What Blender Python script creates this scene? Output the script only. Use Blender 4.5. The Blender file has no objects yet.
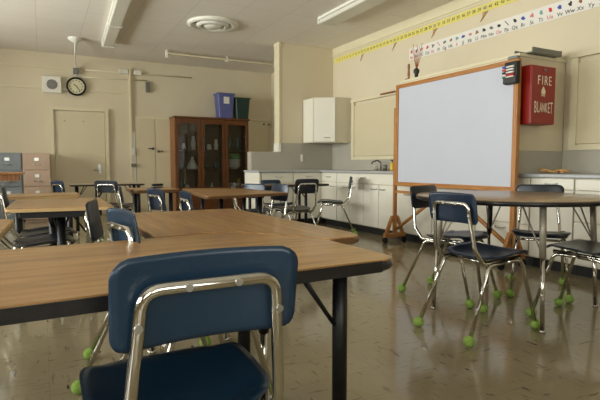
import bpy, bmesh, math, random
from mathutils import Vector, Matrix
from math import radians as R, sin, cos, pi
random.seed(7)
C = bpy.context.scene.collection
sc = bpy.context.scene

# ---------------------------------------------------------------- camera
cam = bpy.data.cameras.new('camera'); cam.lens = 489/600*36; cam.sensor_width = 36
cam.clip_start = .02
co = bpy.data.objects.new('camera', cam); C.objects.link(co)
co.location = (0, 0, .96); co.rotation_euler = (R(90-4.03), 0, R(-27.816))
sc.camera = co
# ---------------------------------------------------------------- world, light, exposure
w = bpy.data.worlds.new('world'); sc.world = w; w.use_nodes = True
w.node_tree.nodes['Background'].inputs[0].default_value = (.75, .85, 1, 1)
w.node_tree.nodes['Background'].inputs[1].default_value = 1.0
sc.view_settings.view_transform = 'Standard'; sc.view_settings.look = 'None'
sc.view_settings.gamma = 1; sc.view_settings.exposure = -0.66
XL, XR, YB, YF, H = -3.4, 4.65, -2.6, 10.2, 3.02
WINS = [(-1.6, .6), (1.0, 3.2), (3.6, 5.8), (6.2, 8.4)]
WZ0, WZ1 = 1.0, 2.75
def daylight(name, y0, y1, power, col):
    l = bpy.data.lights.new(name, 'AREA'); l.shape = 'RECTANGLE'
    l.size = 2.1; l.size_y = y1-y0; l.energy = power; l.color = col
    o = bpy.data.objects.new(name, l); C.objects.link(o)
    o.location = (XL-.62, (y0+y1)/2, (WZ0+WZ1)/2-.1); o.rotation_euler = (0, R(-90-34), 0)
for i, (a, b) in enumerate(WINS):
    daylight('window_daylight', a, b, [350, 430, 480, 640][i], (1.0, .985, .95))
FILL_WINS = [(-2.6, -.8), (-.4, 1.4)]  # rear windows invented so soft fill light comes from behind the camera
for a, b in FILL_WINS:
    l = bpy.data.lights.new('rear_fill_light', 'AREA'); l.shape = 'RECTANGLE'; l.size = b-a; l.size_y = 1.9; l.energy = 150; l.color = (1, .97, .92)
    o = bpy.data.objects.new('rear_fill_light', l); C.objects.link(o)
    o.location = ((a+b)/2, YB-.6, 1.8); o.rotation_euler = (R(90+15), 0, 0)

# ---------------------------------------------------------------- materials
def srgb(r, g, b):
    f = lambda c: (c/255/12.92) if c/255 <= .04045 else ((c/255+.055)/1.055)**2.4
    return (f(r), f(g), f(b), 1)
def mat(name, col, rough=.6, metal=0, spec=.5, noise=0, nscale=8, coat=0, bump=0, bscale=60, trans=0, stretch=(1, 1, 1)):
    m = bpy.data.materials.new(name); m.use_nodes = True
    nt = m.node_tree; b = nt.nodes['Principled BSDF']
    b.inputs['Base Color'].default_value = col; b.inputs['Roughness'].default_value = rough
    b.inputs['Metallic'].default_value = metal; b.inputs['Specular IOR Level'].default_value = spec
    b.inputs['Coat Weight'].default_value = coat; b.inputs['Coat Roughness'].default_value = .08
    b.inputs['Transmission Weight'].default_value = trans
    if noise or bump:
        tc = nt.nodes.new('ShaderNodeTexCoord'); mp = nt.nodes.new('ShaderNodeMapping')
        mp.inputs['Scale'].default_value = stretch
        nt.links.new(tc.outputs['Object'], mp.inputs[0])
    if noise:
        n = nt.nodes.new('ShaderNodeTexNoise'); n.inputs['Scale'].default_value = nscale; n.inputs['Detail'].default_value = 6
        nt.links.new(mp.outputs[0], n.inputs['Vector'])
        cr = nt.nodes.new('ShaderNodeValToRGB')
        cr.color_ramp.elements[0].position = .3; cr.color_ramp.elements[1].position = .7
        cr.color_ramp.elements[0].color = tuple(c*(1-noise) for c in col[:3])+(1,)
        cr.color_ramp.elements[1].color = tuple(min(1, c*(1+noise)) for c in col[:3])+(1,)
        nt.links.new(n.outputs[0], cr.inputs[0]); nt.links.new(cr.outputs[0], b.inputs['Base Color'])
    if bump:
        n2 = nt.nodes.new('ShaderNodeTexNoise'); n2.inputs['Scale'].default_value = bscale
        bp = nt.nodes.new('ShaderNodeBump'); bp.inputs['Strength'].default_value = bump; bp.inputs['Distance'].default_value = .003
        nt.links.new(mp.outputs[0], n2.inputs['Vector']); nt.links.new(n2.outputs[0], bp.inputs['Height'])
        nt.links.new(bp.outputs[0], b.inputs['Normal'])
    return m
def wood(name, c1, c2, axis=0, scale=1.0, rough=.4, coat=0.1, spec=.4):
    m = mat(name, c1, rough, coat=coat, spec=spec)
    nt = m.node_tree; b = nt.nodes['Principled BSDF']
    tc = nt.nodes.new('ShaderNodeTexCoord'); mp = nt.nodes.new('ShaderNodeMapping')
    s = [14*scale]*3; s[axis] = .9*scale; mp.inputs['Scale'].default_value = s
    nt.links.new(tc.outputs['Object'], mp.inputs[0])
    n = nt.nodes.new('ShaderNodeTexNoise'); n.inputs['Scale'].default_value = 3; n.inputs['Detail'].default_value = 8
    n.inputs['Distortion'].default_value = .8
    n2 = nt.nodes.new('ShaderNodeTexNoise'); n2.inputs['Scale'].default_value = 16; n2.inputs['Detail'].default_value = 3
    nt.links.new(mp.outputs[0], n.inputs['Vector']); nt.links.new(mp.outputs[0], n2.inputs['Vector'])
    mx = nt.nodes.new('ShaderNodeMath'); mx.operation = 'ADD'
    mm = nt.nodes.new('ShaderNodeMath'); mm.operation = 'MULTIPLY'; mm.inputs[1].default_value = .45
    nt.links.new(n2.outputs[0], mm.inputs[0]); nt.links.new(n.outputs[0], mx.inputs[0]); nt.links.new(mm.outputs[0], mx.inputs[1])
    cr = nt.nodes.new('ShaderNodeValToRGB')
    cr.color_ramp.elements[0].position = .55; cr.color_ramp.elements[1].position = .9
    cr.color_ramp.elements[0].color = c2; cr.color_ramp.elements[1].color = c1
    nt.links.new(mx.outputs[0], cr.inputs[0]); nt.links.new(cr.outputs[0], b.inputs['Base Color'])
    return m
def floor_mat():
    m = mat('floor_tile', srgb(150, 140, 118), .12, spec=.5)
    nt = m.node_tree; b = nt.nodes['Principled BSDF']; L = nt.links.new
    tc = nt.nodes.new('ShaderNodeTexCoord')
    def streak(sx, sy, off, rot):
        mp = nt.nodes.new('ShaderNodeMapping'); mp.inputs['Scale'].default_value = (sx, sy, 1)
        mp.inputs['Location'].default_value = (off, off*1.7, 0); mp.inputs['Rotation'].default_value = (0, 0, rot)
        L(tc.outputs['Object'], mp.inputs[0])
        n = nt.nodes.new('ShaderNodeTexNoise'); n.inputs['Scale'].default_value = 4.5; n.inputs['Detail'].default_value = 3
        L(mp.outputs[0], n.inputs['Vector'])
        r = nt.nodes.new('ShaderNodeValToRGB'); r.color_ramp.elements[0].position = .60; r.color_ramp.elements[1].position = .72
        L(n.outputs[0], r.inputs[0]); return r.outputs[0]
    a = streak(8, 1.6, 3, .15); c = streak(1.6, 8, 9, .15)
    ch = nt.nodes.new('ShaderNodeTexChecker'); ch.inputs['Scale'].default_value = 1/.2286
    ch.inputs['Color1'].default_value = (1, 1, 1, 1); ch.inputs['Color2'].default_value = (0, 0, 0, 1)
    L(tc.outputs['Object'], ch.inputs['Vector'])
    mx = nt.nodes.new('ShaderNodeMix'); mx.data_type = 'FLOAT'
    L(ch.outputs[1], mx.inputs[0]); L(a, mx.inputs[2]); L(c, mx.inputs[3])
    n = nt.nodes.new('ShaderNodeTexNoise'); n.inputs['Scale'].default_value = 1.6; n.inputs['Detail'].default_value = 5
    L(tc.outputs['Object'], n.inputs['Vector'])
    base = nt.nodes.new('ShaderNodeMix'); base.data_type = 'RGBA'
    base.inputs[6].default_value = srgb(134, 122, 96); base.inputs[7].default_value = srgb(158, 146, 118)
    L(n.outputs[0], base.inputs[0])
    f = nt.nodes.new('ShaderNodeMix'); f.data_type = 'RGBA'
    f.inputs[7].default_value = srgb(92, 82, 66)
    q = nt.nodes.new('ShaderNodeMath'); q.operation = 'MULTIPLY'; q.inputs[1].default_value = .75
    L(mx.outputs[0], q.inputs[0]); L(q.outputs[0], f.inputs[0]); L(base.outputs[2], f.inputs[6])
    # black scuff marks
    mp = nt.nodes.new('ShaderNodeMapping'); mp.inputs['Scale'].default_value = (10, 2.5, 1); mp.inputs['Rotation'].default_value = (0, 0, .9)
    L(tc.outputs['Object'], mp.inputs[0])
    s = nt.nodes.new('ShaderNodeTexNoise'); s.inputs['Scale'].default_value = 3.3; s.inputs['Detail'].default_value = 4; L(mp.outputs[0], s.inputs['Vector'])
    r = nt.nodes.new('ShaderNodeValToRGB'); r.color_ramp.elements[0].position = .66; r.color_ramp.elements[1].position = .71; L(s.outputs[0], r.inputs[0])
    g = nt.nodes.new('ShaderNodeMix'); g.data_type = 'RGBA'; g.inputs[7].default_value = srgb(45, 42, 38)
    L(r.outputs[0], g.inputs[0]); L(f.outputs[2], g.inputs[6])
    # tile joints
    br = nt.nodes.new('ShaderNodeTexBrick'); br.offset = 0; br.inputs['Scale'].default_value = 1
    br.inputs['Brick Width'].default_value = .2286; br.inputs['Row Height'].default_value = .2286; br.inputs['Mortar Size'].default_value = .0012
    br.inputs['Color1'].default_value = (0, 0, 0, 1); br.inputs['Color2'].default_value = (0, 0, 0, 1); br.inputs['Mortar'].default_value = (.5, .5, .5, 1)
    L(tc.outputs['Object'], br.inputs['Vector'])
    j = nt.nodes.new('ShaderNodeMix'); j.data_type = 'RGBA'; j.inputs[7].default_value = srgb(112, 102, 82)
    L(br.outputs[0], j.inputs[0]); L(g.outputs[2], j.inputs[6]); L(j.outputs[2], b.inputs['Base Color'])
    bp = nt.nodes.new('ShaderNodeBump'); bp.inputs['Strength'].default_value = .12; bp.inputs['Distance'].default_value = .004
    n3 = nt.nodes.new('ShaderNodeTexNoise'); n3.inputs['Scale'].default_value = 5; L(tc.outputs['Object'], n3.inputs['Vector'])
    L(n3.outputs[0], bp.inputs['Height']); L(bp.outputs[0], b.inputs['Normal'])
    return m
def ceil_mat():
    m = mat('ceiling_tile', srgb(205, 200, 190), .8, spec=.2)
    nt = m.node_tree; b = nt.nodes['Principled BSDF']; L = nt.links.new
    tc = nt.nodes.new('ShaderNodeTexCoord'); br = nt.nodes.new('ShaderNodeTexBrick'); br.offset = 0
    br.inputs['Scale'].default_value = 1; br.inputs['Brick Width'].default_value = .61; br.inputs['Row Height'].default_value = .61
    br.inputs['Mortar Size'].default_value = .006; br.inputs['Mortar Smooth'].default_value = .6
    br.inputs['Color1'].default_value = srgb(234, 227, 216); br.inputs['Color2'].default_value = srgb(231, 224, 213); br.inputs['Mortar'].default_value = srgb(214, 206, 194)
    L(tc.outputs['Object'], br.inputs['Vector']); L(br.outputs[0], b.inputs['Base Color'])
    return m
M = {}
M['floor'] = floor_mat(); M['ceiling'] = ceil_mat()
M['wall'] = mat('cream_wall_paint', srgb(213, 201, 174), .65, spec=.3, noise=.03, nscale=1.5, bump=.1)
M['trimw'] = mat('cream_trim_paint', srgb(216, 206, 174), .5, noise=.02)
M['door'] = mat('cream_door_paint', srgb(208, 196, 164), .45, noise=.02, nscale=2)
M['cab'] = mat('ivory_cabinet_paint', srgb(226, 221, 206), .4, noise=.02, nscale=2)
M['cabin'] = mat('ivory_cabinet_carcass', srgb(205, 197, 174), .5, noise=.02)
M['gap_shade'] = mat('painted_gap_shade', srgb(60, 55, 45), .9, noise=.05)  # shade colour painted behind the vent rings
M['counter'] = mat('grey_laminate_counter', srgb(168, 170, 172), .3, noise=.04, nscale=20)
M['splash'] = mat('grey_backsplash', srgb(173, 168, 154), .4, noise=.04, nscale=3)
M['black'] = mat('black_toe_kick', srgb(18, 17, 17), .6, noise=.1)
M['white'] = mat('white_enamel', srgb(225, 222, 210), .4, noise=.02)
M['fixture'] = mat('light_fixture_enamel', srgb(226, 224, 212), .35, noise=.02)
M['diffuser'] = mat('acrylic_diffuser', srgb(214, 210, 196), .3, noise=.02)
M['board'] = mat('whiteboard_enamel', srgb(192, 194, 204), .36, noise=.012, nscale=2, spec=.3)
M['oak'] = wood('golden_oak', srgb(184, 128, 68), srgb(150, 96, 46), 1, 1.2)
M['oakz'] = wood('golden_oak_upright', srgb(184, 128, 68), srgb(150, 96, 46), 2, 1.2)
M['lam'] = wood('oak_laminate_top', srgb(180, 138, 84), srgb(136, 98, 54), 0, .8, rough=.32, coat=.15)
M['lamy'] = wood('oak_laminate_top_crosswise', srgb(176, 134, 81), srgb(134, 95, 52), 1, .8, rough=.32, coat=.15)
M['lamg'] = wood('walnut_grey_laminate', srgb(172, 146, 116), srgb(134, 110, 84), 0, .8, rough=.28, coat=.2)
M['edge'] = mat('black_vinyl_edge', srgb(30, 29, 30), .28, noise=.08, bump=.25, bscale=120)
M['lame'] = mat('tan_table_edge', srgb(196, 164, 112), .35, noise=.06)
M['edgeb'] = mat('brown_table_edge', srgb(96, 66, 38), .4, noise=.1)
M['legb'] = mat('black_enamel_leg', srgb(14, 14, 16), .42, spec=.35, noise=.1)
M['legg'] = mat('grey_enamel_leg', srgb(150, 142, 126), .35, noise=.06, metal=.3)
M['chrome'] = mat('chrome_tube', (.58, .56, .51, 1), .09, metal=1, noise=.06, nscale=20)
M['steel'] = mat('satin_steel', (.55, .55, .53, 1), .3, metal=1, noise=.05)
M['dsteel'] = mat('dark_steel', (.12, .115, .10, 1), .35, metal=1, noise=.05)
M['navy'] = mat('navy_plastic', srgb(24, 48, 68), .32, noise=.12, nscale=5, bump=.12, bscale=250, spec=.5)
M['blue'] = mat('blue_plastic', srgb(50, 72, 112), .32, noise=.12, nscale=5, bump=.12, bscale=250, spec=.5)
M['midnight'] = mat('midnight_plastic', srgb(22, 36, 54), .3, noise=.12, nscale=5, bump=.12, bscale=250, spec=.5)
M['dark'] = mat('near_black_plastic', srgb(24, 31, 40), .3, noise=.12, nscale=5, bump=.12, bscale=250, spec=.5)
M['felt'] = mat('green_tennis_felt', srgb(140, 170, 84), .95, noise=.2, nscale=60, bump=.8, bscale=250, spec=.1)
M['walnut'] = wood('dark_walnut', srgb(112, 68, 36), srgb(76, 45, 23), 2, 1.2, rough=.35)
M['walnutx'] = wood('dark_walnut_rail', srgb(112, 68, 36), srgb(76, 45, 23), 0, 1.2, rough=.35)
M['brownwood'] = wood('brown_wood', srgb(160, 104, 54), srgb(120, 72, 34), 2, 1, rough=.4)
M['shelfin'] = mat('bookcase_interior', srgb(112, 92, 70), .6, noise=.1)
gl = mat('clear_glass', (1, 1, 1, 1), .02, trans=1, noise=0)
nt = gl.node_tree; out = nt.nodes['Material Output']; tr = nt.nodes.new('ShaderNodeBsdfTransparent'); gs = nt.nodes.new('ShaderNodeBsdfGlossy')
gs.inputs['Roughness'].default_value = .03; mxs = nt.nodes.new('ShaderNodeMixShader'); fr = nt.nodes.new('ShaderNodeFresnel'); fr.inputs[0].default_value = 1.5
tr.inputs[0].default_value = (.93, .95, .94, 1)
nt.links.new(fr.outputs[0], mxs.inputs[0]); nt.links.new(tr.outputs[0], mxs.inputs[1]); nt.links.new(gs.outputs[0], mxs.inputs[2]); nt.links.new(mxs.outputs[0], out.inputs[0])
M['glass'] = gl
M['binblue'] = mat('blue_bin_plastic', srgb(88, 94, 146), .45, noise=.06)
M['bingreen'] = mat('dark_green_bin_plastic', srgb(20, 50, 42), .45, noise=.06)
M['fgrey'] = mat('grey_painted_steel', srgb(128, 134, 138), .45, noise=.05)
M['fbeige'] = mat('beige_painted_steel', srgb(186, 160, 138), .45, noise=.04)
M['red'] = mat('red_painted_steel', srgb(140, 24, 12), .4, noise=.06)
M['letter'] = mat('cream_lettering', srgb(226, 216, 190), .6, noise=.03)
M['yellow'] = mat('yellow_card', srgb(222, 209, 112), .6, noise=.04)
M['paper'] = mat('white_card', srgb(226, 222, 214), .55, noise=.02)
M['dial'] = mat('cream_clock_dial', srgb(214, 206, 170), .5, noise=.02)
M['ink'] = mat('dark_ink', srgb(40, 38, 36), .6, noise=.05)
for n, c in dict(ired=(200, 40, 40), iblue=(60, 80, 160), igreen=(70, 120, 70), ibrown=(150, 95, 55), iteal=(110, 160, 160), ipink=(200, 120, 120), igrey=(110, 105, 105)).items():
    M[n] = mat('printed_'+n[1:], srgb(*c), .6, noise=.08)
M['stick'] = mat('tan_craft_stick', srgb(196, 150, 96), .7, noise=.1)
M['reed'] = mat('reddish_reed', srgb(170, 98, 62), .7, noise=.1)
M['soap'] = mat('yellow_liquid_soap', srgb(214, 178, 50), .3, noise=.05)
M['ceramic'] = mat('white_ceramic', srgb(220, 216, 206), .25, noise=.04)
M['greenbowl'] = mat('green_glaze', srgb(120, 160, 104), .3, noise=.05)
M['teal'] = mat('teal_glaze', srgb(70, 96, 92), .3, noise=.05)
M['ochre'] = mat('ochre_glaze', srgb(200, 160, 60), .3, noise=.05)
M['cast'] = mat('grey_cast_metal', srgb(120, 122, 118), .4, metal=.6, noise=.06)

# ---------------------------------------------------------------- mesh helpers
class MB:
    def __init__(s): s.bm = bmesh.new(); s.mi = 0
    def _m(s, faces):
        for f in faces: f.material_index = s.mi
    def box(s, x0, x1, y0, y1, z0, z1, bev=0, seg=2):
        g = bmesh.ops.create_cube(s.bm, size=1)['verts']
        for v in g: v.co = Vector(((x0+x1)/2+v.co.x*(x1-x0), (y0+y1)/2+v.co.y*(y1-y0), (z0+z1)/2+v.co.z*(z1-z0)))
        fs = {f for v in g for f in v.link_faces}; s._m(fs)
        if bev:
            es = list({e for v in g for e in v.link_edges})
            r = bmesh.ops.bevel(s.bm, geom=es, offset=bev, segments=seg, affect='EDGES', profile=.5)
            s._m(r['faces'])
        return s
    def cyl(s, p0, p1, r0, r1=None, n=16, caps=True):
        p0 = Vector(p0); p1 = Vector(p1); r1 = r0 if r1 is None else r1
        return s.loft([(p0, r0), (p1, r1)], n, caps)
    def loft(s, pr, n=16, caps=True):
        d = (pr[-1][0]-pr[0][0]).normalized()
        a = d.orthogonal().normalized(); b = d.cross(a); rings = []
        for p, r in pr:
            rings.append([s.bm.verts.new(p+(a*cos(t*2*pi/n)+b*sin(t*2*pi/n))*r) for t in range(n)])
        for i in range(len(rings)-1):
            for k in range(n):
                f = s.bm.faces.new((rings[i][k], rings[i][(k+1) % n], rings[i+1][(k+1) % n], rings[i+1][k])); f.smooth = True; f.material_index = s.mi
        if caps:
            for rg, rev in ((rings[0], True), (rings[-1], False)):
                f = s.bm.faces.new(rg[::-1] if rev else rg); f.material_index = s.mi
        return s
    def lathe(s, c, prof, n=24):   # prof: (radius, z)
        c = Vector(c); rings = []
        for r, z in prof:
            if r < 1e-5: rings.append([s.bm.verts.new(c+Vector((0, 0, z)))])
            else: rings.append([s.bm.verts.new(c+Vector((r*cos(t*2*pi/n), r*sin(t*2*pi/n), z))) for t in range(n)])
        for i in range(len(rings)-1):
            A, B = rings[i], rings[i+1]
            for k in range(n):
                k2 = (k+1) % n
                vs = [A[k % len(A)], A[k2 % len(A)], B[k2 % len(B)], B[k % len(B)]]
                vs = list(dict.fromkeys(vs))
                if len(vs) > 2:
                    f = s.bm.faces.new(vs); f.smooth = True; f.material_index = s.mi
        return s
    def tube(s, pts, r, fil=0, n=12, seg=7):
        P = [Vector(p) for p in pts]; path = [P[0]]
        for i in range(1, len(P)-1):
            a = (P[i-1]-P[i]); b = (P[i+1]-P[i]); ang = a.angle(b)
            fr_ = fil[i-1] if isinstance(fil, (list, tuple)) else fil
            t = min(fr_/math.tan(ang/2) if ang > .01 else 0, a.length*.49, b.length*.49)
            if t < 1e-4: path.append(P[i]); continue
            A = P[i]+a.normalized()*t; B = P[i]+b.normalized()*t
            for k in range(seg+1):
                u = k/seg; path.append(A*(1-u)**2+P[i]*2*u*(1-u)+B*u*u)
        path.append(P[-1])
        tans = []
        for i in range(len(path)):
            t = (path[min(i+1, len(path)-1)]-path[max(i-1, 0)]).normalized(); tans.append(t)
        nrm = tans[0].orthogonal().normalized(); rings = []
        for i, p in enumerate(path):
            nrm = (nrm-tans[i]*nrm.dot(tans[i])).normalized(); bn = tans[i].cross(nrm)
            rings.append([s.bm.verts.new(p+(nrm*cos(k*2*pi/n)+bn*sin(k*2*pi/n))*r) for k in range(n)])
        for i in range(len(rings)-1):
            for k in range(n):
                f = s.bm.faces.new((rings[i][k], rings[i][(k+1) % n], rings[i+1][(k+1) % n], rings[i+1][k])); f.smooth = True; f.material_index = s.mi
        f = s.bm.faces.new(rings[0][::-1]); f.material_index = s.mi
        f = s.bm.faces.new(rings[-1]); f.material_index = s.mi
        return s
    def prism(s, poly, z0, z1, bev=0, seg=3, top=None):
        vb = [s.bm.verts.new((x, y, z0)) for x, y in poly]; vt = [s.bm.verts.new((x, y, z1)) for x, y in poly]
        n = len(poly); fs = []
        fs.append(s.bm.faces.new(vb[::-1])); fs.append(s.bm.faces.new(vt))
        for i in range(n): fs.append(s.bm.faces.new((vb[i], vb[(i+1) % n], vt[(i+1) % n], vt[i])))
        s._m(fs)
        if bev:
            es = [e for e in set(e for v in vb+vt for e in v.link_edges) if (e.verts[0] in vb) == (e.verts[1] in vb)]
            r = bmesh.ops.bevel(s.bm, geom=es, offset=bev, segments=seg, affect='EDGES', profile=.5); s._m(r['faces'])
        return s
    def ball(s, c, r, u=16, v=10, sc_=(1, 1, 1)):
        g = bmesh.ops.create_uvsphere(s.bm, u_segments=u, v_segments=v, radius=r)['verts']
        for k in g: k.co = Vector(c)+Vector((k.co.x*sc_[0], k.co.y*sc_[1], k.co.z*sc_[2]))
        for f in {f for k in g for f in k.link_faces}: f.smooth = True; f.material_index = s.mi
        return s
    def build(s, name, mats, parent=None, label=None, **kw):
        bmesh.ops.recalc_face_normals(s.bm, faces=s.bm.faces)
        me = bpy.data.meshes.new(name); s.bm.to_mesh(me); s.bm.free()
        for m in (mats if isinstance(mats, list) else [mats]): me.materials.append(M[m] if isinstance(m, str) else m)
        o = bpy.data.objects.new(name, me); C.objects.link(o)
        if parent: o.parent = parent
        if label: o['label'] = label
        for k, v in kw.items(): o[k] = v
        return o
def rpoly(poly, r, seg=6):
    out_ = []; n = len(poly)
    for i in range(n):
        p = Vector(poly[i]); a = Vector(poly[i-1])-p; b = Vector(poly[(i+1) % n])-p
        rr = r[i] if isinstance(r, (list, tuple)) else r
        ang = a.angle(b); t = min(rr/math.tan(ang/2), a.length*.49, b.length*.49)
        if rr <= 0: out_.append(tuple(p)); continue
        A = p+a.normalized()*t; B = p+b.normalized()*t
        for k in range(seg+1):
            u = k/seg; q = A*(1-u)**2+p*2*u*(1-u)+B*u*u; out_.append((q.x, q.y))
    return out_
def thing(name, label, cat, loc=(0, 0, 0), rz=0, group=None, scale=None):
    o = bpy.data.objects.new(name, None); C.objects.link(o); o.empty_display_size = .1
    o.location = loc; o.rotation_euler = (0, 0, rz); o['label'] = label; o['category'] = cat
    if group: o['group'] = group
    if scale: o.scale = (scale,)*3
    return o
def tag(o, label, cat, group=None):
    o['label'] = label; o['category'] = cat
    if group: o['group'] = group
    return o
def struct(name, mb, m, parent=None):
    o = mb.build(name, m, parent)
    if parent is None: o['kind'] = 'structure'
    return o
def dup(root, loc, rz, label, group=None, mats=None, scale=None):
    def cp(o, par):
        c = o.copy(); C.objects.link(c); c.parent = par
        if mats and o.type == 'MESH' and o.data.materials and o.data.materials[0].name in mats:
            c.data = o.data.copy(); c.data.materials[0] = M[mats[o.data.materials[0].name]]
        for ch in o.children: cp(ch, c)
        return c
    r = cp(root, None); r.location = loc; r.rotation_euler = (0, 0, rz); r['label'] = label
    if group: r['group'] = group
    if scale: r.scale = (scale,)*3
    return r
def text_bm(items, depth=.0008):
    """items: (string, size, matrix). returns a bmesh of all glyphs"""
    bm = bmesh.new()
    for s_, size, mtx in items:
        cu = bpy.data.curves.new('glyphs', 'FONT'); cu.body = s_; cu.size = size; cu.align_x = 'CENTER'; cu.align_y = 'CENTER'; cu.extrude = depth
        cu.resolution_u = 3
        o = bpy.data.objects.new('glyphs', cu); C.objects.link(o)
        dg = bpy.context.evaluated_depsgraph_get(); me = bpy.data.meshes.new_from_object(o.evaluated_get(dg))
        me.transform(mtx); bm.from_mesh(me)
        bpy.data.objects.remove(o); bpy.data.meshes.remove(me); bpy.data.curves.remove(cu)
    return bm

# ---------------------------------------------------------------- room shell
struct('floor', MB().box(XL-.2, XR+.2, YB-.2, YF+.2, -.1, 0), 'floor')
struct('ceiling', MB().box(XL-.2, XR+.2, YB-.2, YF+.2, H, H+.1), 'ceiling')
struct('wall_right', MB().box(XR, XR+.15, YB, YF, 0, H), 'wall')
struct('wall_far', MB().box(XL, XR, YF, YF+.15, 0, H), 'wall')
wr = MB().box(XL, XR, YB-.15, YB, 0, WZ0).box(XL, XR, YB-.15, YB, WZ1, H)
xs_ = [XL]+[v for w_ in FILL_WINS for v in w_]+[XR]
for a, b in zip(xs_[::2], xs_[1::2]): wr.box(a, b, YB-.15, YB, WZ0, WZ1)
struct('wall_rear', wr, 'wall')
for i, (a, b) in enumerate(FILL_WINS):  # frames and panes of the invented rear fill windows
    f = MB()
    for z in (WZ0, WZ0+.85, WZ1-.05): f.box(a, b, YB-.11, YB-.05, z, z+.05)
    for k in range(3):
        x = a+(b-a-.05)*k/2; f.box(x, x+.05, YB-.11, YB-.05, WZ0+.05, WZ1-.05)
    wo = struct('window_%d' % (i+7), f, 'trimw')
    MB().box(a+.02, b-.02, YB-.085, YB-.08, WZ0+.02, WZ1-.02).build('pane', 'glass', wo)
wl = MB(); wl.box(XL-.2, XL, YB, YF, 0, WZ0).box(XL-.2, XL, YB, YF, WZ1, H)
ys = [YB]+[v for w_ in WINS for v in w_]+[YF]
for a, b in zip(ys[::2], ys[1::2]): wl.box(XL-.2, XL, a, b, WZ0, WZ1)
struct('wall_left', wl, 'wall')
for i, (a, b) in enumerate(WINS):
    f = MB()
    for z in (WZ0, WZ0+.85, WZ1-.05): f.box(XL-.11, XL-.05, a, b, z, z+.05)
    for k in range(4):
        y = a+(b-a-.05)*k/3; f.box(XL-.11, XL-.05, y, y+.05, WZ0+.05, WZ1-.05)
    wo = struct('window_%d' % (i+1), f, 'trimw')
    g = MB(); g.box(XL-.085, XL-.08, a+.02, b-.02, WZ0+.02, WZ1-.02); g.build('pane', 'glass', wo)
    s_ = MB(); s_.box(XL-.02, XL+.12, a-.05, b+.05, WZ0-.035, WZ0, .008); s_.build('sill', 'trimw', wo)
struct('baseboard_far', MB().box(XL, .14, YF-.015, YF, 0, .1).box(1.14, 1.6, YF-.015, YF, 0, .1).box(2.5, XR, YF-.015, YF, 0, .1), 'black')
# partition stub over the counter and its low continuation
st = MB(); st.box(3.6, XR, 7.55, 7.70, 1.345, H); st.box(3.09, XR, 7.56, 7.70, 0, 1.19); st.box(3.6, XR, 7.56, 7.70, 1.19, 1.345)
struct('wall_partition', st, 'wall')
struct('trim_1', MB().box(3.575, 3.60, 7.53, 7.72, 1.345, H).box(3.57, 3.61, 7.52, 7.73, H-.06, H), 'trimw')
struct('trim_2', MB().box(3.56, 3.605, 7.52, 7.72, 1.20, 1.34), 'white')
# moulding and ledge of the far wall
struct('trim_3', MB().box(XL, 1.56, YF-.03, YF, 2.36, 2.39), 'trimw')
struct('trim_4', MB().box(XL, .70, YF-.02, YF, 2.74, 2.765), 'trimw')
struct('trim_5', MB().box(XR-.03, XR, 3.0, 7.55, 2.885, 2.91), 'trimw')
struct('trim_6', MB().box(XR-.012, XR, -2.0, 7.55, H-.16, H-.0), 'trimw')
struct('trim_7', MB().box(1.57, 1.605, YF-.06, YF, 0, 2.86), 'trimw')
struct('trim_8', MB().box(1.605, 1.665, YF-.04, YF, 0, 1.62), 'white')

# doors
def door(name, x0, x1, z1, panels, lever):
    d = MB().box(x0+.07, x1-.07, YF-.03, YF-.005, .01, z1-.06, .004)
    fr_ = MB().box(x0, x0+.065, YF-.07, YF, 0, z1).box(x1-.065, x1, YF-.07, YF, 0, z1).box(x0+.065, x1-.065, YF-.07, YF, z1-.055, z1)
    o = struct(name, d, 'door'); fr_.build('door_frame', 'trimw', o)
    return o
d1 = door('door_1', .16, 1.17, 2.04, 1, 1)
hd = MB().box(.965, 1.03, YF-.045, YF-.03, .80, .99, .006); hd.build('lock_plate', 'steel', d1)
MB().tube([(1.0, YF-.04, .88), (1.0, YF-.10, .88), (.885, YF-.10, .875)], .011, .02).build('door_handle', 'steel', d1)
for z in (.4, 1.1, 1.8): MB().cyl((.225, YF-.045, z), (.225, YF-.045, z+.11), .012).build('hinge', 'steel', d1)
MB().box(.40, .42, YF-.032, YF-.028, 1.78, 1.80).box(.72, .74, YF-.032, YF-.028, 1.78, 1.80).build('door_hook', 'cast', d1)
d2 = MB(); d2.box(1.68, 2.05, YF-.035, YF, .08, 1.90, .004)
d2.box(2.06, 2.43, YF-.035, YF, .08, 1.90, .004)
d2o = struct('door_2', d2, 'door')
MB().box(1.667, 2.45, YF-.02, YF, 1.90, 1.94).build('door_frame', 'trimw', d2o)
for x, s in ((2.0, -1), (2.11, 1)):
    z = 1.30 if s < 0 else 1.245
    MB().cyl((x, YF-.035, z), (x, YF-.075, z), .025).tube([(x, YF-.07, z), (x+s*.09, YF-.075, z+.005)], .011).build('door_handle', 'dsteel', d2o)
d3 = MB(); d3.box(4.12, XR-.1, YF-.04, YF, 1.27, 1.95, .004)
d3o = struct('door_3', d3, 'door')
MB().box(4.07, 4.115, YF-.055, YF, 1.27, 1.99).box(4.115, XR-.1, YF-.055, YF, 1.955, 1.99).build('door_frame', 'trimw', d3o)
for x in (4.44, 4.56): MB().ball((x, YF-.055, 1.88), .022).build('knob', 'dsteel', d3o)
struct('trim_9', MB().box(4.0, XR, YF-.05, YF, 1.23, 1.265), 'brownwood')
struct('wall_backsplash', MB().box(4.0, XR, YF-.02, YF, .9, 1.23), 'splash')

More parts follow.
